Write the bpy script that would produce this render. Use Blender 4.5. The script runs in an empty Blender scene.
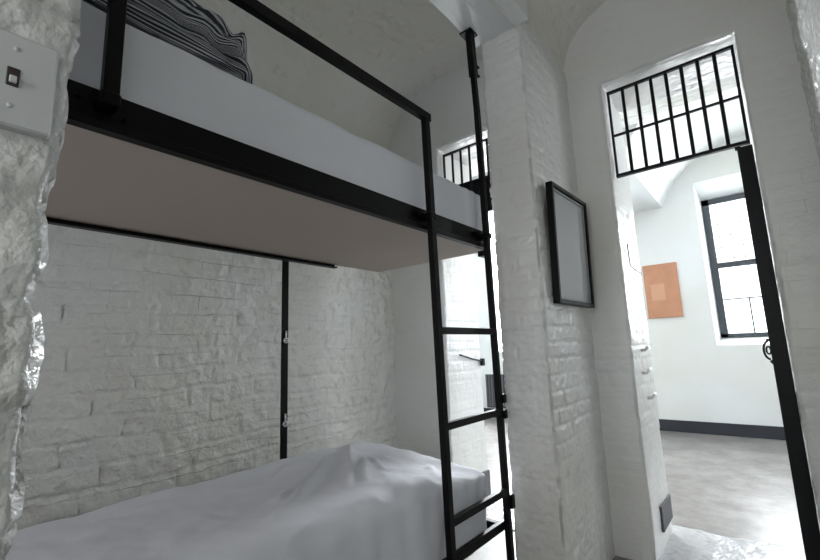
import bpy, math
import numpy as np
from mathutils import Vector, Matrix

# ------------------------------------------------------------------ camera, world, lights, exposure
S = bpy.context.scene
COL = S.collection
cam_d = bpy.data.cameras.new('camera'); cam = bpy.data.objects.new('camera', cam_d); COL.objects.link(cam)
F_ = Vector((-0.62500819, 0.76392115, 0.16059027)); R_ = Vector((0.76972903, 0.63734913, -0.03610139)); U_ = R_.cross(F_)
m = Matrix((R_, U_, -F_)).transposed().to_4x4(); m.translation = Vector((0, 0, 1.116)); cam.matrix_world = m
cam_d.sensor_fit = 'HORIZONTAL'; cam_d.sensor_width = 36; cam_d.lens = 430.936 / 820 * 36; cam_d.clip_start = .01
S.camera = cam
S.view_settings.view_transform = 'Standard'; S.view_settings.look = 'None'
S.view_settings.exposure = 0.30; S.view_settings.gamma = 1.0; S.view_settings.use_curve_mapping = False

W = bpy.data.worlds.new('sky'); S.world = W; W.use_nodes = True
bg = W.node_tree.nodes['Background']; bg.inputs[0].default_value = (.86, .93, 1, 1); bg.inputs[1].default_value = 2.2


def area(name, loc, tgt, sx, sy, power, color=(1, 1, 1)):
    l = bpy.data.lights.new(name, 'AREA'); l.shape = 'RECTANGLE'; l.size = sx; l.size_y = sy; l.energy = power; l.color = color
    o = bpy.data.objects.new(name, l); COL.objects.link(o); o.location = loc
    o.rotation_euler = (Vector(tgt) - Vector(loc)).to_track_quat('-Z', 'Y').to_euler()
    return o


SKYC = (.93, .97, 1.0)
# daylight through the three corridor windows
area('daylight_window_corridor', (-.05, 6.95, 2.1), (-.05, 0, 1.2), .8, 1.7, 75, SKYC)
area('daylight_window_corridor', (-3.0, 6.95, 2.1), (-1.1, 2.8, 1.3), .9, 1.7, 650, SKYC)
area('daylight_window_corridor', (2.65, 6.95, 2.1), (-1.6, 2.6, 1.5), .9, 1.7, 95, SKYC)
# daylight through the large window at the right end of the corridor, raking through both doorways
area('daylight_window_corridor_end', (3.45, 5.55, 2.0), (-1.6, 2.6, 1.3), 1.5, 2.0, 75, SKYC)
# added fill lights under the corridor ceiling, out of view, no fixture modelled
area('corridor_fill_light', (-1.7, 3.6, 3.35), (-1.9, 3.7, 0), .5, .5, 8, (1, .99, .97))
area('corridor_fill_light', (.4, 4.6, 3.55), (.3, 4.6, 0), 1.0, .5, 22, (1, .99, .97))
# added fill lights behind the camera, set in invented openings of the back wall
area('fill_light_cell', (-.25, -1.55, 1.55), (-.5, 2, 2.6), .6, 1.2, 10, (1, .99, .97))
area('fill_light_cell', (-1.35, -1.55, 1.3), (-1.5, 2, 2.8), .6, 1.2, 7.5, (1, .99, .98))

# ------------------------------------------------------------------ noise
_rng = np.random.default_rng(7)
_T = _rng.random(4096)


def _hash(i, j, k):
    return _T[(i * 374761393 + j * 668265263 + k * 2147483647 + (i * j * 31) + (j * k * 57) + k * 911) & 4095]


def vnoise(x, y, z):
    xi, yi, zi = np.floor(x).astype(np.int64), np.floor(y).astype(np.int64), np.floor(z).astype(np.int64)
    fx, fy, fz = x - xi, y - yi, z - zi
    fx, fy, fz = (t * t * (3 - 2 * t) for t in (fx, fy, fz))
    r = 0
    for a in (0, 1):
        for b in (0, 1):
            for c in (0, 1):
                w = (fx if a else 1 - fx) * (fy if b else 1 - fy) * (fz if c else 1 - fz)
                r = r + w * _hash(xi + a, yi + b, zi + c)
    return r * 2 - 1


def fbm(x, y, z, s, octv=3):
    r = 0; a = 1.0
    for o in range(octv):
        r = r + a * vnoise(x * s + 13.1 * o, y * s + 7.7 * o, z * s + 3.3 * o); a *= .5; s *= 2.1
    return r


def ss(a, b, x):
    t = np.clip((x - a) / (b - a), 0, 1); return t * t * (3 - 2 * t)


def brick(u, z, ch, bl, groove, seed=0.0, wob=.006):
    """signed relief of painted brick: 0 on the brick, negative in the rounded joints; each brick sits a little proud or back"""
    zz = z + wob * fbm(u, z * .3, z * 0 + seed, 3.5, 2)
    row = np.floor(zz / ch); fz = zz / ch - row
    uu = u + wob * 1.5 * vnoise(u * 4, z * 9, z * 0 + seed) + (row % 2) * bl * .5 + _T[(row.astype(np.int64) * 37 + 11) & 4095] * bl * .4
    cc = np.floor(uu / bl); fu = uu / bl - cc
    d = np.minimum(np.minimum(fz, 1 - fz) * ch, np.minimum(fu, 1 - fu) * bl)
    g = 1 - ss(0, .010, d)
    off = _T[(row.astype(np.int64) * 131 + cc.astype(np.int64) * 17 + 5) & 4095] - .5
    strength = .35 + .65 * ss(-.5, .5, fbm(u, z, z * 0 + seed + 9, 2.2, 2))
    return -groove * g * strength + off * groove * .38


# ------------------------------------------------------------------ materials
MATS = {}


def nodes(name):
    mt = bpy.data.materials.new(name); mt.use_nodes = True; MATS[name] = mt
    nt = mt.node_tree; return mt, nt, nt.nodes['Principled BSDF']


def simple(name, col, rough=.5, metal=0, bump=0, bscale=40, var=0, spec=.5):
    mt, nt, b = nodes(name)
    b.inputs['Base Color'].default_value = (*col, 1); b.inputs['Roughness'].default_value = rough; b.inputs['Metallic'].default_value = metal
    b.inputs['Specular IOR Level'].default_value = spec
    tc = nt.nodes.new('ShaderNodeTexCoord')
    nz = nt.nodes.new('ShaderNodeTexNoise'); nz.inputs['Scale'].default_value = bscale; nz.inputs['Detail'].default_value = 5
    nt.links.new(tc.outputs['Object'], nz.inputs['Vector'])
    if var:
        mx = nt.nodes.new('ShaderNodeMix'); mx.data_type = 'RGBA'
        mx.inputs[6].default_value = (*[c * (1 - var) for c in col], 1); mx.inputs[7].default_value = (*[min(1, c * (1 + var)) for c in col], 1)
        nt.links.new(nz.outputs['Fac'], mx.inputs[0]); nt.links.new(mx.outputs[2], b.inputs['Base Color'])
    if bump:
        bp = nt.nodes.new('ShaderNodeBump'); bp.inputs['Strength'].default_value = 1; bp.inputs['Distance'].default_value = bump
        nt.links.new(nz.outputs['Fac'], bp.inputs['Height']); nt.links.new(bp.outputs[0], b.inputs['Normal'])
    return mt


def paint(name, col, rough, d1, s1, d2, s2, stain=0.0, ch=0, bl=0, crack=.006, dirt=.35):
    """thick gloss paint over masonry: two scales of lumps, faint yellowed blotches"""
    mt, nt, b = nodes(name); L = nt.links.new
    tc = nt.nodes.new('ShaderNodeTexCoord')

    def noise(s, det):
        n = nt.nodes.new('ShaderNodeTexNoise'); n.inputs['Scale'].default_value = s; n.inputs['Detail'].default_value = det
        L(tc.outputs['Object'], n.inputs['Vector']); return n
    n1, n2, n3, n4 = noise(s1, 4), noise(s2, 3), noise(1.3, 4), noise(14, 6)
    b1 = nt.nodes.new('ShaderNodeBump'); b1.inputs['Distance'].default_value = d1; L(n1.outputs['Fac'], b1.inputs['Height'])
    b2 = nt.nodes.new('ShaderNodeBump'); b2.inputs['Distance'].default_value = d2; L(n2.outputs['Fac'], b2.inputs['Height'])
    L(b1.outputs[0], b2.inputs['Normal']); L(b2.outputs[0], b.inputs['Normal'])
    mx = nt.nodes.new('ShaderNodeMix'); mx.data_type = 'RGBA'
    mx.inputs[6].default_value = (*col, 1); mx.inputs[7].default_value = (col[0] * .93, col[1] * .92, col[2] * .86, 1)
    r = nt.nodes.new('ShaderNodeMapRange'); r.inputs[1].default_value = .35; r.inputs[2].default_value = .7
    L(n3.outputs['Fac'], r.inputs[0]); L(r.outputs[0], mx.inputs[0])
    mx2 = nt.nodes.new('ShaderNodeMix'); mx2.data_type = 'RGBA'; mx2.blend_type = 'MULTIPLY'
    r2 = nt.nodes.new('ShaderNodeMapRange'); r2.inputs[1].default_value = .62; r2.inputs[2].default_value = .8; r2.inputs[4].default_value = stain
    L(n4.outputs['Fac'], r2.inputs[0]); L(r2.outputs[0], mx2.inputs[0]); L(mx.outputs[2], mx2.inputs[6]); mx2.inputs[7].default_value = (.62, .6, .5, 1)
    L(mx2.outputs[2], b.inputs['Base Color'])
    if ch:      # fine irregular cracks along the courses, some of them filled with paint
        def M(op, a, c=None):
            n = nt.nodes.new('ShaderNodeMath'); n.operation = op
            for i_, q in enumerate((a, c)):
                if q is None: continue
                if isinstance(q, (int, float)): n.inputs[i_].default_value = q
                else: L(q, n.inputs[i_])
            return n.outputs[0]
        ge = nt.nodes.new('ShaderNodeNewGeometry'); sn = nt.nodes.new('ShaderNodeSeparateXYZ'); L(ge.outputs['True Normal'], sn.inputs[0])
        sx = nt.nodes.new('ShaderNodeSeparateXYZ'); L(tc.outputs['Object'], sx.inputs[0])
        side = M('GREATER_THAN', M('ABSOLUTE', sn.outputs[0]), M('ABSOLUTE', sn.outputs[1]))
        u = M('ADD', M('MULTIPLY', sx.outputs[1], side), M('MULTIPLY', sx.outputs[0], M('SUBTRACT', 1.0, side)))
        w1, w2, w3 = noise(3.0, 5), noise(9.0, 4), noise(2.4, 3)
        z = M('ADD', sx.outputs[2], M('ADD', M('MULTIPLY', w1.outputs['Fac'], ch * .55), M('MULTIPLY', w2.outputs['Fac'], ch * .16)))
        u2 = M('ADD', u, M('MULTIPLY', w2.outputs['Fac'], .05))
        cb = nt.nodes.new('ShaderNodeCombineXYZ'); L(u2, cb.inputs[0]); L(z, cb.inputs[1])
        bt = nt.nodes.new('ShaderNodeTexBrick'); L(cb.outputs[0], bt.inputs['Vector']); bt.inputs['Scale'].default_value = 1
        bt.inputs['Brick Width'].default_value = bl; bt.inputs['Row Height'].default_value = ch; bt.inputs['Mortar Size'].default_value = .0028
        bt.inputs['Mortar Smooth'].default_value = .9; bt.offset_frequency = 2; bt.offset = .43
        gate = nt.nodes.new('ShaderNodeMapRange'); gate.inputs[1].default_value = .44; gate.inputs[2].default_value = .66; gate.inputs[3].default_value = .0; L(w3.outputs['Fac'], gate.inputs[0])
        cr_ = M('MULTIPLY', bt.outputs['Fac'], gate.outputs[0])
        b3 = nt.nodes.new('ShaderNodeBump'); b3.invert = True; b3.inputs['Distance'].default_value = crack; L(cr_, b3.inputs['Height']); L(b2.outputs[0], b3.inputs['Normal']); L(b3.outputs[0], b.inputs['Normal'])
        mx3 = nt.nodes.new('ShaderNodeMix'); mx3.data_type = 'RGBA'; L(M('MULTIPLY', cr_, dirt), mx3.inputs[0]); L(mx2.outputs[2], mx3.inputs[6]); mx3.inputs[7].default_value = (.16, .15, .12, 1)
        L(mx3.outputs[2], b.inputs['Base Color'])
    b.inputs['Roughness'].default_value = rough
    return mt


WALL = paint('white_gloss_paint_on_brick', (.76, .765, .77), .30, .005, 22, .0014, 90, .15, .073, .23, .0015, .02)
ROUGH = paint('white_gloss_paint_on_rough_stone', (.76, .765, .75), .22, .012, 24, .004, 60, .5, .098, .42, .004, .22)
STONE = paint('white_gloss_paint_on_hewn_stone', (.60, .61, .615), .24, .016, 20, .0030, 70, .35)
SMOOTH = paint('white_paint_on_plaster', (.78, .79, .79), .42, .0012, 14, .0004, 120, .05)
VAULT = paint('white_paint_on_vault', (.76, .755, .72), .42, .006, 22, .002, 90, .6)
CORR = paint('white_corridor_paint', (.64, .665, .68), .45, .0012, 14, .0004, 120, .05)
LINTEL = simple('white_painted_steel', (.74, .76, .77), .4)
BLACK = simple('black_powder_coated_steel', (.003, .003, .0035), .42, .0, .00015, 300, spec=.16)
IRON = simple('old_black_painted_iron', (.005, .005, .007), .5, 0, .0008, 60, spec=.25)
BOARD = simple('raw_particle_board', (.42, .36, .32), .8, 0, .0003, 160, .10)
SHEET = simple('white_cotton_sheet', (.80, .815, .88), .9, 0, .0022, 13, .015, .15)
CORK = simple('terracotta_cork', (.43, .215, .13), .85, 0, .001, 8, .22)
PLASTIC = simple('grey_white_plastic', (.50, .515, .525), .4)
DARKPL = simple('dark_brown_plastic', (.03, .022, .018), .4)
CHROME = simple('bright_zinc_metal', (.75, .76, .78), .3, 1)
BASEB = simple('black_baseboard_paint', (.012, .014, .022), .4)
GREYB = simple('grey_baseboard_paint', (.10, .10, .11), .6)
FRAMEW = simple('dark_grey_window_paint', (.035, .045, .055), .5)
PANEL = simple('pale_grey_board', (.36, .37, .37), .5, 0, 0, 3, .03)
LEADC = simple('silver_grey_frame_edge', (.25, .26, .27), .4)

# stone floor: worn terrazzo with a brownish band by the wall
FLOOR, nt, b = nodes('polished_worn_stone_floor')
tc = nt.nodes.new('ShaderNodeTexCoord'); n1 = nt.nodes.new('ShaderNodeTexNoise'); n1.inputs['Scale'].default_value = 3.4; n1.inputs['Detail'].default_value = 9
n1.inputs['Roughness'].default_value = .78
cr = nt.nodes.new('ShaderNodeValToRGB'); cr.color_ramp.elements[0].position = .3; cr.color_ramp.elements[0].color = (.09, .08, .072, 1)
cr.color_ramp.elements[1].position = .72; cr.color_ramp.elements[1].color = (.30, .29, .285, 1)
nt.links.new(tc.outputs['Object'], n1.inputs['Vector']); nt.links.new(n1.outputs['Fac'], cr.inputs[0]); nt.links.new(cr.outputs[0], b.inputs['Base Color'])
b.inputs['Roughness'].default_value = .32
# threshold slab: white gloss paint on uneven stone
SLAB = paint('worn_white_paint_on_threshold_stone', (.46, .47, .50), .22, .014, 9, .004, 40, 1.0)
DARKFLOOR = simple('dark_grey_cell_floor', (.26, .25, .235), .5, 0, .001, 20, .2)

GLASS, nt, b = nodes('window_glass')
tr = nt.nodes.new('ShaderNodeBsdfTransparent'); gl = nt.nodes.new('ShaderNodeBsdfGlossy'); gl.inputs['Roughness'].default_value = .02
mx = nt.nodes.new('ShaderNodeMixShader'); mx.inputs[0].default_value = .06
nt.links.new(tr.outputs[0], mx.inputs[1]); nt.links.new(gl.outputs[0], mx.inputs[2]); nt.links.new(mx.outputs[0], nt.nodes['Material Output'].inputs[0])

# striped cloth: stripes follow the UV that runs across the folded layers
STRIPE, nt, b = nodes('navy_and_white_striped_cotton')
uv = nt.nodes.new('ShaderNodeUVMap'); sp = nt.nodes.new('ShaderNodeSeparateXYZ'); nt.links.new(uv.outputs[0], sp.inputs[0])
w1 = nt.nodes.new('ShaderNodeMath'); w1.operation = 'FRACT'; nt.links.new(sp.outputs[1], w1.inputs[0])
r = nt.nodes.new('ShaderNodeValToRGB'); r.color_ramp.interpolation = 'CONSTANT'
r.color_ramp.elements[0].position = 0; r.color_ramp.elements[0].color = (.035, .04, .055, 1)
r.color_ramp.elements[1].position = .56; r.color_ramp.elements[1].color = (.56, .58, .62, 1)
nt.links.new(w1.outputs[0], r.inputs[0]); nt.links.new(r.outputs[0], b.inputs['Base Color']); b.inputs['Roughness'].default_value = .9


# ------------------------------------------------------------------ mesh helpers
def link(name, verts, faces, mat, parent=None, smooth=False, uvs=None):
    me = bpy.data.meshes.new(name); me.from_pydata([tuple(v) for v in verts], [], faces); me.update()
    if mat: me.materials.append(mat)
    if smooth: me.polygons.foreach_set('use_smooth', [True] * len(me.polygons))
    if uvs is not None:
        l = me.uv_layers.new(name='UVMap'); vi = np.empty(len(me.loops), int); me.loops.foreach_get('vertex_index', vi)
        l.data.foreach_set('uv', np.asarray(uvs)[vi].ravel())
    o = bpy.data.objects.new(name, me); COL.objects.link(o)
    if parent: o.parent = parent
    return o


class MB:
    """collects shapes into ONE mesh"""
    def __init__(s): s.v = []; s.f = []

    def add(s, vs, fs):
        n = len(s.v); s.v += [tuple(x) for x in vs]; s.f += [tuple(i + n for i in f) for f in fs]; return s

    def frame(s, c, ax, ay, az, hx, hy, hz, bev=.0015):
        c = Vector(c); bev = min(bev, hx * .45, hy * .45, hz * .45); vs = []; idx = {}
        for sx in (-1, 1):
            for sy in (-1, 1):
                for sz in (-1, 1):
                    for k in range(3):
                        e = [hx, hy, hz]
                        for q in range(3):
                            if q != k: e[q] -= bev
                        idx[(sx, sy, sz, k)] = len(vs)
                        vs.append(c + ax * (sx * e[0]) + ay * (sy * e[1]) + az * (sz * e[2]))
        fs = []
        g = lambda a, b_, c_, k: idx[(a, b_, c_, k)]
        for k in range(3):
            for sgn in (-1, 1):
                q = []
                for (a, b_) in ((-1, -1), (1, -1), (1, 1), (-1, 1)):
                    t = [0, 0, 0]; t[k] = sgn; t[(k + 1) % 3] = a; t[(k + 2) % 3] = b_; q.append(g(*t, k))
                fs.append(q if sgn > 0 else q[::-1])
        for k in range(3):
            k1, k2 = (k + 1) % 3, (k + 2) % 3
            for a in (-1, 1):
                for b_ in (-1, 1):
                    t0 = [0] * 3; t1 = [0] * 3; t0[k] = -1; t1[k] = 1; t0[k1] = t1[k1] = a; t0[k2] = t1[k2] = b_
                    q = [g(*t0, k1), g(*t1, k1), g(*t1, k2), g(*t0, k2)]
                    fs.append(q if a * b_ < 0 else q[::-1])
        for sx in (-1, 1):
            for sy in (-1, 1):
                for sz in (-1, 1):
                    q = [g(sx, sy, sz, 0), g(sx, sy, sz, 1), g(sx, sy, sz, 2)]
                    fs.append(q if sx * sy * sz > 0 else q[::-1])
        return s.add(vs, fs)

    def box(s, x0, x1, y0, y1, z0, z1, bev=.0015):
        return s.frame(((x0 + x1) / 2, (y0 + y1) / 2, (z0 + z1) / 2), Vector((1, 0, 0)), Vector((0, 1, 0)), Vector((0, 0, 1)),
                       (x1 - x0) / 2, (y1 - y0) / 2, (z1 - z0) / 2, bev)

    def bar(s, a, b_, w, d, side=(1, 0, 0), bev=.0015):
        """rectangular bar a->b; d is its size along 'side', w its size across"""
        a, b_ = Vector(a), Vector(b_); ez = (b_ - a).normalized(); ex = Vector(side); ex = (ex - ez * ex.dot(ez)).normalized(); ey = ez.cross(ex)
        return s.frame((a + b_) / 2, ex, ey, ez, d / 2, w / 2, (b_ - a).length / 2, bev)

    def tube(s, pts, r, n=12, caps=True):
        pts = [Vector(p) for p in pts]; rings = []; up = Vector((0, 0, 1)); rr = r if isinstance(r, (list, tuple)) else [r] * len(pts)
        for i, p in enumerate(pts):
            t = (pts[min(i + 1, len(pts) - 1)] - pts[max(i - 1, 0)]).normalized()
            if abs(t.dot(up)) > .95: up = Vector((1, 0, 0))
            x = (up - t * up.dot(t)).normalized(); y = t.cross(x); up = x
            rings.append([p + x * (rr[i] * math.cos(2 * math.pi * k / n)) + y * (rr[i] * math.sin(2 * math.pi * k / n)) for k in range(n)])
        vs = [v for q in rings for v in q]; fs = []
        for i in range(len(pts) - 1):
            for k in range(n): fs.append((i * n + k, i * n + (k + 1) % n, (i + 1) * n + (k + 1) % n, (i + 1) * n + k))
        if caps: fs.append(tuple(range(n))[::-1]); fs.append(tuple((len(pts) - 1) * n + k for k in range(n)))
        return s.add(vs, fs)

    def torus(s, c, ax, R, r, n=24, k=8):
        ax = Vector(ax).normalized(); x = ax.orthogonal().normalized(); y = ax.cross(x); c = Vector(c); vs = []; fs = []
        for i in range(n):
            a = 2 * math.pi * i / n; d = x * math.cos(a) + y * math.sin(a)
            for j in range(k):
                b_ = 2 * math.pi * j / k; vs.append(c + d * (R + r * math.cos(b_)) + ax * (r * math.sin(b_)))
        for i in range(n):
            for j in range(k): fs.append((i * k + j, ((i + 1) % n) * k + j, ((i + 1) % n) * k + (j + 1) % k, i * k + (j + 1) % k))
        return s.add(vs, fs)

    def build(s, name, mat, parent=None, smooth=False, label=None):
        o = link(name, s.v, s.f, mat, parent, smooth)
        if label: o['label'] = label
        return o


def empty(name, label, cat, group=None):
    o = bpy.data.objects.new(name, None); o.empty_display_size = .05; COL.objects.link(o); return tag(o, label, cat, group)


def tag(o, label=None, cat=None, group=None, kind=None):
    if label: o['label'] = label
    if cat: o['category'] = cat
    if group: o['group'] = group
    if kind: o['kind'] = kind
    return o


def struct(o, label=None): return tag(o, label, None, None, 'structure')


class Shell:
    """masonry surface: axis-aligned patches on one lattice, welded, then displaced along their normals so joints and corners are real"""
    def __init__(s, xs, ys, zs, step):
        def lat(k):
            k = sorted(k); out = [k[0]]
            for a, b_ in zip(k, k[1:]):
                n = max(1, int(round((b_ - a) / step))); out += [a + (b_ - a) * (i + 1) / n for i in range(n)]
            return np.array(out)
        s.L = [lat(xs), lat(ys), lat(zs)]; s.faces = []; s.ids = {}; s.P = []; s.N = []

    def vid(s, key):
        if key not in s.ids:
            s.ids[key] = len(s.P); s.P.append([s.L[0][key[0]], s.L[1][key[1]], s.L[2][key[2]]]); s.N.append([0, 0, 0])
        return s.ids[key]

    def patch(s, axis, pos, sign, r1, r2, holes=()):
        a1, a2 = [a for a in (0, 1, 2) if a != axis]
        ip = int(np.argmin(abs(s.L[axis] - pos)))
        i0, i1 = (int(np.argmin(abs(s.L[a1] - q))) for q in r1); j0, j1 = (int(np.argmin(abs(s.L[a2] - q))) for q in r2)
        flip = (sign < 0) ^ (axis == 1)
        for i in range(i0, i1):
            cu = (s.L[a1][i] + s.L[a1][i + 1]) / 2
            for j in range(j0, j1):
                cv = (s.L[a2][j] + s.L[a2][j + 1]) / 2
                if any(h[0] < cu < h[1] and h[2] < cv < h[3] for h in holes): continue
                q = []
                for (a, b_) in ((i, j), (i + 1, j), (i + 1, j + 1), (i, j + 1)):
                    k = [0, 0, 0]; k[axis] = ip; k[a1] = a; k[a2] = b_; n = s.vid(tuple(k)); s.N[n][axis] = sign; q.append(n)
                s.faces.append(q[::-1] if flip else q)

    def build(s, name, mat, h, chip=.008):
        P = np.array(s.P); N = np.array(s.N, float); D = h(P) if not isinstance(h, tuple) else None
        out = P.copy(); corner = (np.abs(N).sum(1) > 1.5)
        for a in range(3):
            m_ = N[:, a] != 0
            if not m_.any(): continue
            u = P[m_, 1] if a == 0 else P[m_, 0]; w = P[m_, 2] if a != 2 else P[m_, 1]
            out[m_, a] += N[m_, a] * (h(P[m_], u, w) - chip * corner[m_] * (.7 + .9 * (fbm(P[m_, 0], P[m_, 1], P[m_, 2], 23, 2) + .3)))
        return link(name, out, s.faces, mat, smooth=True)


class _H:
    pass


def relief(ch, bl, groove, lump, lscale, seed=0., fine=.0):
    def h(P, u=None, w=None):
        if u is None: return None
        return brick(u, w, ch, bl, groove, seed) + lump * fbm(P[:, 0], P[:, 1], P[:, 2], lscale, 3) + (fine * fbm(P[:, 0], P[:, 1], P[:, 2], 60, 2) if fine else 0)
    return h


YE, YJ, YB = 2.59, 3.06, -1.5
XL, XR = -2.31, .27
ZT = 3.35

# ------------------------------------------------------------------ setting
# end wall with the two door openings (0.5 m thick)
sh = Shell([XL - .05, -1.805, -1.08, -.585, .062, XR + .12], [YE, YJ], [0, 2.656, ZT], .0115)
d1 = (-1.805, -1.08, 0, 2.656); d2 = (-.585, .062, 0, 2.656)
sh.patch(1, YE, -1, (XL - .05, XR + .12), (0, ZT), (d1, d2))
for d in (d1, d2):
    sh.patch(0, d[0], 1, (YE, YJ), (0, 2.656)); sh.patch(0, d[1], -1, (YE, YJ), (0, 2.656)); sh.patch(2, 2.656, -1, (d[0], d[1]), (YE, YJ))
struct(sh.build('wall_end', WALL, relief(.073, .23, .0035, .004, 5, 1.0, .0008), .007))
# outer side of that wall, in the corridor
mb = MB(); Y0, Y1 = YJ - .03, YJ
for (x0, x1, z0, z1) in ((-5, -1.82, 0, 4.1), (-1.065, -.60, 0, 4.1), (.077, 3.2, 0, 4.1), (-1.82, -1.065, 2.67, 4.1), (-.60, .077, 2.67, 4.1)):
    mb.box(x0, x1, Y0 - .0, Y1, z0, z1, .001)
struct(mb.build('wall_corridor_near', SMOOTH))

# left wall
sh = Shell([XL], [YB, YE + .03], [0, 2.82], .0095)
sh.patch(0, XL, 1, (YB, YE + .03), (0, 2.82))


def left_h(P, u=None, w=None):
    if u is None: return None
    k = ss(1.75, 2.3, P[:, 1])
    return (brick(u, w, .098, .40, .0095, 3., .020) + .012 * fbm(P[:, 0], P[:, 1], P[:, 2], 4.5, 3)
            + (.0055 + .009 * k) * fbm(P[:, 0], P[:, 1], P[:, 2] * .75, 25, 2))


struct(sh.build('wall_left', ROUGH, left_h))
# right wall, very near the camera
sh = Shell([XR], [YB, YE + .03], [0, 2.82], .014)
sh.patch(0, XR, -1, (YB, YE + .03), (0, 2.82))
struct(sh.build('wall_right', ROUGH, relief(.095, .3, .006, .008, 5, 4., .005)))

# partition between the two cells: far pier, near stub, opening between them
sh = Shell([-1.012, -.78], [1.919, YE + .02], [0, 2.80], .009)
sh.patch(1, 1.919, -1, (-1.012, -.78), (0, 2.80)); sh.patch(0, -.78, 1, (1.919, YE + .02), (0, 2.80)); sh.patch(0, -1.012, -1, (1.919, YE + .02), (0, 2.80))
struct(sh.build('wall_middle', WALL, relief(.075, .225, .0062, .004, 7, 6.0, .003), .009))
sh = Shell([-.962, -.785], [YB, -.35, .142], [0, 2.80], .009)
sh.patch(1, .142, 1, (-.962, -.785), (0, 2.80)); sh.patch(0, -.785, 1, (-.35, .142), (0, 2.80)); sh.patch(0, -.962, -1, (-.35, .142), (0, 2.80))
sh.patch(0, -.785, 1, (YB, -.35), (0, 2.8)); sh.patch(0, -.962, -1, (YB, -.35), (0, 2.8))


def near_h(P, u=None, w=None):
    if u is None: return None
    h = brick(u, w, .15, .4, .010, 8., .03) + .012 * fbm(P[:, 0], P[:, 1], P[:, 2], 8, 3) + .003 * fbm(P[:, 0], P[:, 1], P[:, 2], 26, 2)
    h = h - .014 * (1.69 - np.clip(P[:, 2], .6, 2.0)) * ss(.02, .142, P[:, 1]) * 0
    flat = np.exp(-(((P[:, 1] - .07) / .075) ** 2 + ((P[:, 2] - 1.51) / .10) ** 2) ** 2)
    return h * (1 - flat) - .004 * flat


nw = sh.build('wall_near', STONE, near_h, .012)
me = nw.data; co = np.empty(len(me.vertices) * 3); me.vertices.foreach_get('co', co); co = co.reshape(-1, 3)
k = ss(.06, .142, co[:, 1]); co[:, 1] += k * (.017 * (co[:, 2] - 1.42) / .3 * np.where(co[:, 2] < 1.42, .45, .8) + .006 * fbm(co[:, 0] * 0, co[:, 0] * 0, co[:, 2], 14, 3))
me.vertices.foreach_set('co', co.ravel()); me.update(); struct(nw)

# steel lintel carrying the partition over the opening
mb = MB(); mb.box(-1.04, -.735, YB, 1.925, 2.752, 2.90, .004); mb.box(-1.0, -.905, YB, 1.93, 2.747, 2.756, .003); mb.box(-.885, -.80, YB, 1.93, 2.749, 2.756, .003)
struct(mb.build('trim_1', LINTEL))
mb = MB(); mb.box(-1.02, -.79, 1.94, YE + .1, 2.70, 3.4, .002); mb.box(-1.02, -.79, YB, 1.94, 2.90, 3.4, .002); struct(mb.build('wall_above_lintel', SMOOTH))


# vaults
def vault(x0, z0, x1, z1, rise, y0, y1, step, seed, rough=1.):
    n = int(1.25 * ((x1 - x0) + 2 * rise) / step); mY = int((y1 - y0) / step); cx = (x0 + x1) / 2; hw = (x1 - x0) / 2
    t = np.linspace(math.pi, 0, n + 1); px = cx + hw * np.cos(t); f = (px - x0) / (x1 - x0); pz = z0 + (z1 - z0) * f + rise * np.sin(t) ** .85
    nx = -np.gradient(pz); nz = np.gradient(px); ln = np.hypot(nx, nz); nx, nz = -nx / ln, -nz / ln
    arc = np.concatenate([[0], np.cumsum(np.hypot(np.diff(px), np.diff(pz)))])
    A, Y = np.meshgrid(arc, np.linspace(y0, y1, mY + 1), indexing='ij'); PX = np.repeat(px[:, None], mY + 1, 1); PZ = np.repeat(pz[:, None], mY + 1, 1)
    h = (brick(Y.ravel(), A.ravel(), .085, .26, .004, seed, .012) + .006 * fbm(PX.ravel(), Y.ravel(), PZ.ravel(), 6, 3)
         + .003 * fbm(PX.ravel(), Y.ravel(), PZ.ravel(), 26, 3)).reshape(A.shape)
    h = h * rough
    V = np.stack([PX + nx[:, None] * h, Y, PZ + nz[:, None] * h], -1).reshape(-1, 3); k = mY + 1
    fs = [(i * k + j, i * k + j + 1, (i + 1) * k + j + 1, (i + 1) * k + j) for i in range(n) for j in range(mY)]
    return V, fs


mb = MB(); mb.add(*vault(XL, 2.72, -1.02, 2.76, .50, YB, YE + .03, .014, 1.)); mb.add(*vault(-.80, 2.73, XR, 2.66, .50, YB, YE + .03, .014, 2.))
struct(mb.build('ceiling', VAULT, smooth=True))

# floors
mb = MB(); mb.box(XL - .05, XR + .1, YB - .1, YE + .1, -.1, 0, .001); struct(mb.build('floor', DARKFLOOR))
mb = MB(); mb.box(-5, 3.2, 2.68, 6.6, -.1, -.001, .001); struct(mb.build('floor_corridor', FLOOR))


def slab(x0, x1, seed):
    n, q = 50, 50; xs = np.linspace(x0, x1, n + 1); ys = np.linspace(YE - .01, 3.205, q + 1); X, Y = np.meshgrid(xs, ys, indexing='ij')
    Z = .004 + .004 * fbm(X.ravel(), Y.ravel(), X.ravel() * 0 + seed, 6, 3).reshape(X.shape) - .006 * ss(3.17, 3.205, Y)
    V = np.stack([X, Y, Z], -1).reshape(-1, 3); k = q + 1
    return V, [(i * k + j, (i + 1) * k + j, (i + 1) * k + j + 1, i * k + j + 1) for i in range(n) for j in range(q)]


mb = MB(); mb.add(*slab(-.62, .1, 1)); mb.add(*slab(-1.84, -1.06, 2)); struct(mb.build('floor_threshold', SLAB, smooth=True))

# back wall of the cells with an invented opening in each for the fill light
mb = MB()
for (x0, x1, z0, z1) in ((XL - .1, XR + .15, 0, .9), (XL - .1, XR + .15, 2.2, 3.4), (XL - .1, -1.65, .9, 2.2), (-1.05, -.55, .9, 2.2), (.05, XR + .15, .9, 2.2)):
    mb.box(x0, x1, YB - .25, YB, z0, z1, .001)
struct(mb.build('wall_back', SMOOTH))

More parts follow.
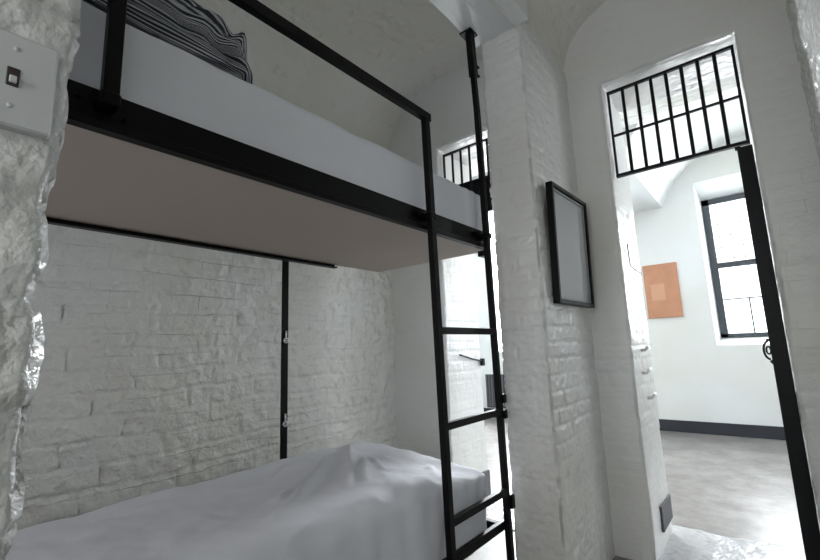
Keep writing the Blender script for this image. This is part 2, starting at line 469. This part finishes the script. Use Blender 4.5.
# corridor shell: far wall with three deep splayed windows
YF, YW = 6.39, 6.66
wins = [(-.50, .40, 1.04, 3.09, -.46, .36, 1.13, 2.90), (-3.45, -2.55, 1.04, 3.09, -3.41, -2.59, 1.13, 2.90), (2.15, 3.10, 1.04, 3.09, 2.19, 3.06, 1.13, 2.90)]
mb = MB()
xs = [-5.1, -3.45, -2.55, -.5, .4, 2.15, 3.10, 3.3]
for i in range(0, 8, 2): mb.add([(xs[i], YF, 0), (xs[i + 1], YF, 0), (xs[i + 1], YF, 4.1), (xs[i], YF, 4.1)], [(0, 1, 2, 3)])
for (x0, x1, z0, z1, a0, a1, c0, c1) in wins:
    mb.add([(x0, YF, 0), (x1, YF, 0), (x1, YF, z0), (x0, YF, z0)], [(0, 1, 2, 3)])
    mb.add([(x0, YF, z1), (x1, YF, z1), (x1, YF, 4.1), (x0, YF, 4.1)], [(0, 1, 2, 3)])
    o_ = [(x0, YF, z0), (x1, YF, z0), (x1, YF, z1), (x0, YF, z1)]; i_ = [(a0, YW, c0), (a1, YW, c0), (a1, YW, c1), (a0, YW, c1)]
    mb.add(o_ + i_, [(k, k + 4, (k + 1) % 4 + 4, (k + 1) % 4) for k in range(4)])
    mb.add(i_ + [(x, YW + .2, z) for (x, y, z) in i_], [(k, k + 4, (k + 1) % 4 + 4, (k + 1) % 4) for k in range(4)])
struct(mb.build('wall_far', CORR))
mb = MB(); mb.box(-5.1, -5.0, 3.0, 6.7, 0, 4.1); struct(mb.build('wall_corridor_left', CORR))
mb = MB(); mb.box(3.2, 3.3, 3.0, 4.65, 0, 4.1); mb.box(3.2, 3.3, 6.34, 6.7, 0, 4.1); mb.box(3.2, 3.3, 4.65, 6.34, 0, .95); mb.box(3.2, 3.3, 4.65, 6.34, 3.05, 4.1)
struct(mb.build('wall_corridor_right', CORR))
w4 = empty('window_4', 'large window at the right end of the corridor', None); w4['kind'] = 'structure'
mb = MB()
for y in (4.65, 5.465, 6.28): mb.box(3.24, 3.28, y, y + .06, .95, 3.05)
for z in (.95, 1.97, 2.99): mb.box(3.24, 3.28, 4.65, 6.34, z, z + .06)
mb.build('window_frame', FRAMEW, w4); mb = MB(); mb.box(3.258, 3.262, 4.67, 6.32, .97, 3.03, .0005); mb.build('pane', GLASS, w4)
# corridor ceiling: low bay on the left with a sloping haunch, high bay on the right, a moulded band across near the cells
mb = MB()
mb.add([(-5, YJ, 4.0), (3.2, YJ, 4.0), (3.2, 6.7, 4.0), (-5, 6.7, 4.0)], [(0, 1, 2, 3)])
prof = [(-5, 2.86), (-.87, 2.86), (-.80, 3.0), (-.70, 3.16), (-.56, 3.30), (-.38, 3.42), (-.1, 3.52), (.4, 3.58), (3.2, 3.58)]
ya, yb = 4.35, 6.40
vs = [(x, ya, z) for x, z in prof] + [(x, yb, z) for x, z in prof] + [(x, ya, 4.0) for x, z in prof]; n = len(prof)
mb.add(vs, [(i, i + 1, i + 1 + n, i + n) for i in range(n - 1)] + [(i, i + 2 * n, i + 1 + 2 * n, i + 1) for i in range(n - 1)])
struct(mb.build('ceiling_corridor', CORR))
V, fs = vault(-5, 3.3, 3.2, 3.3, .22, YJ - .02, 4.37, .03, 3., .3)
struct(link('ceiling_gallery', V, fs, VAULT, smooth=True))
mb = MB(); mb.box(-5, 3.2, 3.98, 4.05, 3.02, 3.55, .004); mb.box(-5, 3.2, 3.95, 3.98, 3.13, 3.17, .004); mb.box(-5, 3.2, 3.96, 3.98, 3.06, 3.08, .004)
struct(mb.build('trim_2', SMOOTH))
# black baseboard of the corridor; grey painted foot of each door jamb
mb = MB(); mb.box(-5, 3.2, YF - .022, YF + .002, 0, .139, .003); struct(mb.build('baseboard_far', BASEB))
mb = MB(); mb.box(-.60, -.574, 2.80, YJ + .004, .09, .22, .003); mb.box(-1.82, -1.785, 2.86, YJ + .005, .005, .19, .003); struct(mb.build('baseboard_jamb', GREYB))

# ------------------------------------------------------------------ windows
for wi, (x0, x1, z0, z1, a0, a1, c0, c1) in enumerate(wins):
    w = struct(empty('window_%d' % (wi + 1), 'tall dark-framed window with bright panes in the deep white splay' if wi == 0 else 'tall dark-framed corridor window', None))
    if 'category' in w: del w['category']
    mb = MB(); t = .075; y0, y1 = YW - .035, YW + .03
    mb.box(a0, a0 + t, y0, y1, c0, c1); mb.box(a1 - t, a1, y0, y1, c0, c1); mb.box(a0, a1, y0, y1, c1 - t, c1); mb.box(a0, a1, y0, y1, c0, c0 + .045)
    mb.box(a0, a1, y0 - .01, y1, 1.99, 2.06)
    mb.build('window_frame', FRAMEW, w)
    mb = MB()
    mb.box(a0 + t, a1 - t, y0 + .02, y0 + .035, 1.59, 1.604); mb.box((a0 + a1) / 2 - .085, (a0 + a1) / 2 - .070, y0 + .02, y0 + .035, c0 + .04, 1.6)
    # security mesh outside: thin wires with knots
    for k in range(5):
        zz = 2.12 + k * .15; mb.box(a0 + t, a1 - t, y1 + .05, y1 + .054, zz, zz + .004)
    for k in range(6):
        xx = a0 + .13 + k * .115; mb.box(xx, xx + .004, y1 + .05, y1 + .054, 2.06, c1 - t)
        for j in range(5): mb.box(xx - .007, xx + .011, y1 + .045, y1 + .058, 2.115 + j * .15, 2.13 + j * .15)
    mb.build('glazing_bar', FRAMEW, w)
    mb = MB(); mb.box(a0 + .02, a1 - .02, YW - .002, YW + .002, c0 + .02, c1 - .02, .0005); mb.build('pane', GLASS, w)


# ------------------------------------------------------------------ iron door grilles (transoms)
def transom(x0, x1, label, plate, nb):
    t = empty('transom_grille', label, 'grille', None)
    ya, yb = 2.652, 2.672
    mb = MB(); zt, zb, zm = 2.622, 2.075, 2.335
    mb.box(x0, x1, ya, yb, zt - .016, zt); mb.box(x0, x1, ya - .004, yb + .004, zb, zb + .018)
    mb.box(x0, x0 + .012, ya, yb, zb, zt); mb.box(x1 - .014, x1, ya, yb, zb, zt); mb.build('frame', IRON, t)
    mb = MB(); mb.box(x0 + .01, x1 - .01, ya + .002, yb - .002, zm - .006, zm + .006); mb.build('crossbar', IRON, t)
    for k in range(1, nb):
        xx = x0 + .011 + (x1 - x0 - .022) * k / nb
        mb = MB(); mb.tube([(xx, ya + .006, zb + .01), (xx, ya + .006, zt - .01)], .0092, 10); mb.build('bar', IRON, t, True)
    if plate:
        mb = MB(); mb.box(x0 + .01, x1 - .01, yb, yb + .006, zb + .01, zm); mb.build('plate', IRON, t, label='black iron plate closing the lower half')
    return t


transom(-.572, .052, 'black iron bar grille over the open doorway on the right, light showing through both rows', False, 8)
transom(-1.795, -1.09, 'small black barred grille seen above the upper mattress, behind the ladder', True, 9)

# open iron door of the right-hand doorway
t = empty('iron_door', 'black iron door standing open along the right jamb of the bright doorway', 'door')
t.location = (.03, 2.66, 0)


def L(*v): return (v[0] - .03, v[1] - 2.66, v[2])


mb = MB(); mb.frame(L(.027, 2.662, 1.035), Vector((1, 0, 0)), Vector((0, 1, 0)), Vector((0, 0, 1)), .031, .012, 1.03)
mb.frame(L(.0, 2.655, 2.062), Vector((1, 0, 0)), Vector((0, 1, 0)), Vector((0, 0, 1)), .012, .010, .008); mb.build('door_frame', IRON, t)
p0, p1 = Vector(L(.045, 2.70, 0)), Vector(L(.012, 3.30, 0)); dr = (p1 - p0).normalized()
mb = MB()
for z in (.06, .75, 1.35, 2.02): mb.bar(p0 + Vector((0, 0, z)), p1 + Vector((0, 0, z)), .04, .008, (1, 0, 0))
for q in (p0, p1): mb.bar(q + Vector((0, 0, .04)), q + Vector((0, 0, 2.04)), .04, .01, (1, 0, 0))
mb.build('door_leaf', IRON, t)
for k in range(1, 6):
    q = p0 + (p1 - p0) * k / 6; mb = MB(); mb.bar(q + Vector((0, 0, .04)), q + Vector((0, 0, 2.04)), .026, .007, (1, 0, 0)); mb.build('door_bar', IRON, t)
for z in (.35, 1.75):
    mb = MB(); mb.tube([L(.048, 2.685, z), L(.048, 2.685, z + .1)], .012, 10); mb.build('hinge', IRON, t, True)
# curled iron handle and its bolt
mb = MB(); c = p1 + Vector((-.018, 0, 1.04))
mb.tube([c + Vector((-.004 - .026 * math.sin(a), 0, .052 * math.cos(a))) for a in np.linspace(0, math.pi, 20)], .006, 8)
mb.tube([c + Vector((.012, 0, .055)), c + Vector((-.012, 0, .06))], .008, 8); mb.tube([c + Vector((.012, 0, -.06)), c + Vector((-.006, 0, -.072))], .011, 8)
mb.tube([c + Vector((-.008 - .010 * math.sin(a), 0, .022 * math.cos(a))) for a in np.linspace(0, 2 * math.pi, 20)], .005, 8)
mb.build('door_handle', IRON, t, True)

# iron latch bar on the left jamb of the far left doorway
t = empty('door_latch', 'thin dark iron latch bar on the bright jamb seen through the ladder', 'latch'); t.location = (-1.79, 2.9, 1.04)
mb = MB(); mb.tube([(.006, -.17, .028), (.014, .0, -.01), (.010, .155, -.03)], .006, 8); mb.build('rod', IRON, t, True)
mb = MB(); mb.box(-.006, .022, .135, .165, -.065, -.01); mb.build('keeper', IRON, t)
# painted-over iron staples on the jamb of the right doorway
for k, (y, z) in enumerate(((2.813, 1.068), (2.793, .939), (2.843, .795))):
    mb = MB(); mb.tube([(-.59, y, z), (-.566, y, z), (-.556, y + .012, z + .012), (-.556, y + .05, z + .02)], .009, 8)
    tag(mb.build('jamb_staple', SMOOTH, None, True), ('upper white-painted iron staple on the doorway jamb', 'middle white-painted iron staple on the doorway jamb',
        'lowest white-painted iron staple on the doorway jamb')[k], 'staple', 'painted staples on the doorway jamb')
mb = MB(); mb.tube([(-.577, 2.748, 1.69), (-.577, 2.757, 1.564), (-.577, 2.88, 1.55), (-.577, 3.05, 1.545)], .0035, 6)
tag(mb.build('jamb_wire', GREYB, None, True), 'thin grey wire bent along the white jamb of the right doorway', 'wire')

# ------------------------------------------------------------------ corridor things
t = empty('pin_board', 'terracotta orange board hanging on the white corridor wall beside the window', 'board'); t.location = (-.99, YF - .015, 1.41)
mb = MB(); mb.box(-.20, .19, -.012, .014, 0, .70, .003); mb.build('board_panel', CORK, t)
mb = MB(); mb.box(-.13, .03, -.016, -.011, .22, .44, .001); mb.build('pinned_sheet', simple('paler_orange_paper', (.50, .28, .18), .8, 0, 0, 12, .08), t, label='paler orange sheet')
t = empty('wall_heater', 'dark slatted heater on the far corridor wall, between ladder and brick pier', 'heater'); t.location = (-3.42, YF - .05, .16)
mb = MB(); mb.box(-.25, .25, 0, .05, 0, .52); mb.build('casing', FRAMEW, t)
for k in range(10):
    mb = MB(); mb.box(-.24 + k * .048, -.222 + k * .048, -.016, .001, .02, .50); mb.build('slat', GREYB, t)

# ------------------------------------------------------------------ framed board on the pier
t = empty('picture_frame', 'black framed pale board hanging on the side of the white brick pier', 'picture'); t.location = (-.755, 2.262, 1.312)
Rz = .018
mb = MB(); y0, y1, zh, w = -.242, .242, .605, .020
for (a, b_, c_, d_) in ((y0, y1, 0, w), (y0, y1, zh - w, zh), (y0, y0 + w, 0, zh), (y1 - w, y1, 0, zh)): mb.box(-.012, .022, a, b_, c_, d_, .002)
mb.build('frame', BLACK, t)
mb = MB(); i = .022
for (a, b_, c_, d_) in ((y0 + i, y1 - i, i, i + .012), (y0 + i, y1 - i, zh - i - .012, zh - i), (y0 + i, y0 + i + .012, i, zh - i), (y1 - i - .012, y1 - i, i, zh - i)): mb.box(-.010, .012, a, b_, c_, d_, .002)
mb.build('inner_edge', LEADC, t, label='silver grey inner edge')
mb = MB(); mb.box(-.012, .004, y0 + i, y1 - i, i, zh - i); mb.build('panel', PANEL, t, label='pale grey panel')
t.rotation_euler = (0, math.radians(1.2), math.radians(-1.5))

# ------------------------------------------------------------------ light switch
t = empty('light_switch', 'grey-white light switch plate with small dark toggle on the rough near wall', 'switch'); t.location = (-.785, .078, 1.514)
mb = MB(); mb.box(-.02, .016, -.050, .047, -.072, .067, .003); mb.build('switch_plate', PLASTIC, t)
mb = MB(); mb.box(.012, .0175, -.007, .007, -.014, .014, .001); mb.build('toggle_slot', DARKPL, t, label='dark brown toggle slot')
mb = MB(); mb.box(.012, .022, -.004, .004, -.010, .0, .001); mb.build('toggle', PLASTIC, t)
for z in (-.043, .043):
    mb = MB(); mb.tube([(.012, 0, z), (.0168, 0, z)], .0036, 12); mb.build('screw', PLASTIC, t, True)

# ------------------------------------------------------------------ bunk bed
bed = empty('bunk_bed', 'black steel bunk bed frame with ladder and particle board base, beside the pier', 'bunk bed'); bed.location = (-1.0, 1.6, 0)


def B(mb, name, mat=BLACK, parent=bed, label=None, smooth=False):
    off = (1.0, -1.6, 0)
    mb.v = [(x + off[0], y + off[1], z + off[2]) for x, y, z in mb.v]
    return mb.build(name, mat, parent, smooth, label)


XF, XB = -1.035, -1.83
# upper bunk: channel side rail at the front, angle at the back, board between
mb = MB(); mb.box(XF - .006, XF, YB + .4, 1.885, 1.597, 1.690); mb.box(XF - .014, XF + .016, YB + .4, 1.885, 1.597, 1.617, .002)
B(mb, 'side_rail')
mb = MB(); mb.box(XB, XB + .012, YB + .4, 1.565, 1.583, 1.622); mb.box(XB, XB + .035, YB + .4, 1.565, 1.581, 1.587); B(mb, 'side_rail')
mb = MB(); mb.box(XB + .01, XF - .02, YB + .4, 1.918, 1.601, 1.621, .001); B(mb, 'bed_board', BOARD, label='brown particle board under the upper mattress')
mb = MB(); mb.box(XF - .03, XF + .014, 1.84, 1.90, 1.562, 1.589); B(mb, 'corner_plate')
# guardrail: near post, top rail, ending in the ladder's left stile
GX = -1.0
mb = MB(); mb.bar((GX, -.9, 2.087), (GX, 1.388, 2.087), .034, .028); mb.bar((GX, .25, 1.66), (GX, .25, 2.095), .030, .026); B(mb, 'guardrail')
for y in (.25, 1.37, 1.832):
    mb = MB(); mb.box(XF - .002, GX + .016, y - .018, y + .018, 1.640, 1.668, .003)
    if y == .25:
        mb.tube([(XF, y + .04, 1.64), (XF + .012, y + .04, 1.64)], .006, 10); mb.tube([(XF, y - .045, 1.66), (XF + .012, y - .045, 1.66)], .006, 10)
    else: mb.tube([(GX - .02, y - .055, 1.66), (GX - .02, y + .0, 1.655)], .010, 10); mb.tube([(XF, y - .055, 1.66), (GX - .012, y - .055, 1.66)], .012, 12)
    B(mb, 'rail_bracket')
mb = MB(); mb.bar((GX, 1.412, 0), (GX, 1.362, 2.104), .030, .026); B(mb, 'ladder_stile')
# right stile = pole reaching up to the lintel with a telescoping sleeve and top plate
mb = MB(); mb.bar((GX, 1.853, 0), (GX, 1.812, 2.3), .028, .026); mb.bar((GX, 1.812, 2.3), (GX, 1.797, 2.54), .026, .026)
pole = B(mb, 'ladder_pole')
mb = MB(); mb.bar((GX, 1.801, 2.49), (GX, 1.788, 2.735), .040, .034); mb.tube([(GX + .01, 1.84, 2.56), (GX + .01, 1.815, 2.56)], .007, 8); mb.tube([(GX + .01, 1.84, 2.51), (GX + .01, 1.815, 2.51)], .007, 8)
o = B(mb, 'pole_sleeve', BLACK, pole); mb = MB(); mb.box(GX - .045, GX + .025, 1.755, 1.83, 2.733, 2.742); B(mb, 'ceiling_plate', BLACK, pole)
for z in (.81, .88): 
    mb = MB(); mb.box(GX + .008, GX + .024, 1.845, 1.872, z - .02, z + .02, .004); B(mb, 'clamp', BLACK, pole)
mb = MB(); mb.box(GX + .0, GX + .024, 1.855, 1.884, .40, .46, .004); B(mb, 'clamp', BLACK, pole)
for z in (1.188, .822, .478, .12):
    ya = 1.412 - .051 * z / 2.104; yb = 1.853 - .042 * z / 2.3
    mb = MB(); mb.bar((GX, ya + .012, z), (GX, yb - .012, z), .028, .024, (1, 0, 0)); B(mb, 'rung')
# lower bunk: side rails, end rail, board
mb = MB(); mb.box(XF, XF + .022, YB + .4, 1.86, .315, .352); B(mb, 'side_rail')
mb = MB(); mb.box(XB, XB + .03, YB + .4, 1.80, .315, .355); B(mb, 'side_rail')
mb = MB(); mb.box(XB, XF, 1.80, 1.83, .315, .352); B(mb, 'end_rail')
mb = MB(); mb.box(XB + .02, XF - .16, YB + .4, 1.70, .235, .250); B(mb, 'bed_board', BOARD)
mb = MB(); mb.box(XF - .002, GX + .012, 1.835, 1.862, .325, .35); B(mb, 'rail_bracket')
mb = MB(); mb.box(XF - .002, GX + .012, 1.40, 1.435, .325, .35); B(mb, 'rail_bracket')
for y in (-.9, 1.81):
    mb = MB(); mb.box(XB - .0, XB + .03, y - .015, y + .015, 0, .32); B(mb, 'leg')
mb = MB(); mb.box(XF - .035, XF - .005, -.915, -.885, 0, 1.6); B(mb, 'leg')
# flat strap post joining upper and lower rear rails, with two keyhole hooks
mb = MB(); mb.box(XB - .004, XB + .006, 1.233, 1.268, .33, 1.59); post = B(mb, 'rear_strap')
for z in (1.197, .805):
    mb = MB(); mb.torus((XB + .012, 1.251, z - .012), (1, 0, 0), .011, .0032); mb.tube([(XB + .012, 1.251, z), (XB + .012, 1.251, z + .035)], .0045, 8); mb.tube([(XB + .004, 1.251, z - .012), (XB + .013, 1.251, z - .012)], .004, 8)
    B(mb, 'hook', CHROME, post, 'small bright metal hook', True)


# ------------------------------------------------------------------ mattresses
def rounded(x0, x1, y0, y1, z0, z1, r, step, disp):
    """rounded box as one smooth grid surface; disp(P, N) -> offset along normal"""
    sh = Shell([x0, x1], [y0, y1], [z0, z1], step)
    for a, (lo, hi) in enumerate(((x0, x1), (y0, y1), (z0, z1))):
        rr = [q for k, q in enumerate(((x0, x1), (y0, y1), (z0, z1))) if k != a]
        sh.patch(a, lo, -1, rr[0], rr[1]); sh.patch(a, hi, 1, rr[0], rr[1])
    P = np.array(sh.P); lo = np.array([x0, y0, z0]) + r; hi = np.array([x1, y1, z1]) - r
    Q = np.clip(P, lo, hi); D = P - Q; ln = np.linalg.norm(D, axis=1, keepdims=True); N = D / np.maximum(ln, 1e-9); P = Q + N * r
    return P + disp(P, N), sh.faces


def seg(px, py, ax, ay, bx, by, w):
    """ridge profile along the segment a-b"""
    dx, dy = bx - ax, by - ay; L2 = dx * dx + dy * dy; t = np.clip(((px - ax) * dx + (py - ay) * dy) / L2, 0, 1)
    d = np.hypot(px - ax - t * dx, py - ay - t * dy); return np.exp(-(d / w) ** 2) * (np.sin(np.pi * (.08 + .84 * t)) ** .7)


def low_disp(P, N):
    x, y, z = P.T; top = np.clip(N[:, 2], 0, 1)
    h = .008 * fbm(x, y, z, 3, 2) + .005 * fbm(x, y, z, 11, 3)
    k = 0
    for (a, b_, c_, d_, w, amp) in ((-1.61, 1.47, -1.22, 1.10, .015, .013), (-1.60, 1.40, -1.18, .78, .017, .014), (-1.53, 1.26, -1.30, .95, .013, .010), (-1.37, .97, -1.32, .87, .012, .010),
                                (-1.47, 1.48, -1.29, 1.35, .014, .008), (-1.43, 1.38, -1.22, 1.19, .011, .010), (-1.09, .86, -1.05, .72, .015, .008), (-1.66, 1.18, -1.57, 1.02, .014, .008),
                                (-1.72, 1.55, -1.45, 1.30, .03, .010), (-1.25, 1.62, -1.10, 1.45, .015, .006), (-1.56, 1.36, -1.42, 1.05, .010, .008)):
        k = k + 1.9 * amp * seg(x, y, a, b_, c_, d_, w)
    rg = np.random.default_rng(3)
    for q in range(34):
        a = rg.uniform(.55, 1.35); r0 = rg.uniform(.05, .5); r1 = r0 + rg.uniform(.10, .38); cx_, cy_ = -1.70, 1.58
        k = k + rg.uniform(.002, .006) * seg(x, y, cx_ + r0 * math.cos(-a), cy_ + r0 * math.sin(-a), cx_ + r1 * math.cos(-a), cy_ + r1 * math.sin(-a), rg.uniform(.010, .018))
    side = (1 - top) * .004 * np.sin(y * 46 + 3 * vnoise(y * 4, z * 2, x)) * ss(.36, .5, z)
    crown = .010 * np.exp(-(((x + 1.70) / .26) ** 2 + ((y - 1.52) / .28) ** 2))
    out = N * (h + side)[:, None]; out[:, 2] += (k + crown) * top
    out[:, 2] -= top * .022 * ss(1.25, 1.65, y)
    out[:, 2] -= top * .045 * ss(1.3, 1.75, y) * ss(-1.5, -1.05, x)
    return out


V, fs = rounded(-1.85, -1.038, YB + .45, 1.79, .252, .642, .085, .0125, low_disp)
tag(link('mattress', V, fs, SHEET, smooth=True), 'lower bunk mattress under a wrinkled white sheet, close to the floor', 'mattress', 'sheeted bunk mattresses')


def up_disp(P, N):
    x, y, z = P.T
    h = .004 * fbm(x, y, z, 4, 3) + .0015 * np.sin(y * 30 + 4 * vnoise(y * 3, z * 3, x)) + .003 * np.sin((y - 1.8) * 90) * ss(1.6, 1.85, y)
    return N * h[:, None]


V, fs = rounded(-1.80, -1.045, YB + .45, 1.89, 1.623, 1.898, .03, .0145, up_disp)
tag(link('mattress', V, fs, SHEET, smooth=True), 'upper bunk mattress with smooth white sheet behind the guardrail', 'mattress', 'sheeted bunk mattresses')

# ------------------------------------------------------------------ striped folded blanket on the upper mattress
nu, nv = 120, 300
uu = np.linspace(0, 1, nu + 1); vv = np.linspace(0, 1, nv, endpoint=False)
U, Vv = np.meshgrid(uu, vv, indexing='ij')
yy = -.55 + (1.22) * U
ang = 2 * np.pi * Vv
end = np.sqrt(np.clip(1 - ss(.93, 1.0, U) ** 2 * .999, 0, 1)); taper = .80 + .20 * ss(1.0, .55, U) 
hz = (.104 * taper) * end; hx = (.19 * (.75 + .25 * taper)) * end
ca, sa = np.cos(ang), np.sin(ang)
px = np.sign(ca) * np.abs(ca) ** .65; pz = np.sign(sa) * np.abs(sa) ** .75
fold = .013 * np.sin(ang * 9 + 2.2 * vnoise(U * 3, Vv * 6, U * 0 + 2)) + .008 * np.sin(ang * 21 + 5 * vnoise(U * 4, Vv * 9, U * 0 + 5)) + .012 * fbm(U * 3, ca * 1.1, sa * 1.1, 2.6, 3)
crump = ss(.62, .95, U)
fold = fold + crump * .009 * fbm(U * 5, ca * 1.5, sa * 1.5, 5, 3) + crump * .012 * np.sin(U * 60 + 3 * ca + 4 * vnoise(U * 9, ca * 2, sa * 2))
X = -1.27 + px * (hx + fold * .8 * end); Z = 1.908 + hz + pz * (hz + fold * end)
Y = yy + .028 * vnoise(Vv * 11, Vv * 0, U * 3) * ss(.8, 1, U) + .02 * sa * ss(.8, 1, U)
Z = np.maximum(Z, 1.908)
V = np.stack([X, Y, Z], -1).reshape(-1, 3)
fs = [(i * nv + j, i * nv + (j + 1) % nv, (i + 1) * nv + (j + 1) % nv, (i + 1) * nv + j) for i in range(nu) for j in range(nv)]
fs += [tuple(range(nv)), tuple(nu * nv + j for j in range(nv))[::-1]]
_r = 70; _al = np.concatenate([[0], np.cumsum(np.hypot(np.diff(X[_r]), np.diff(Z[_r])))])
sv = _al[None, :] / .0105 + .9 * fbm(U * 2.2, ca, sa, 1.8, 3) + crump * 1.2 * vnoise(U * 12, ca * 3, sa * 3)
uvs = np.stack([U.ravel(), sv.ravel()], -1)
tag(link('striped_blanket', V, fs, STRIPE, smooth=True, uvs=uvs), 'folded navy and white striped blanket lying crumpled on the upper bunk mattress', 'blanket')
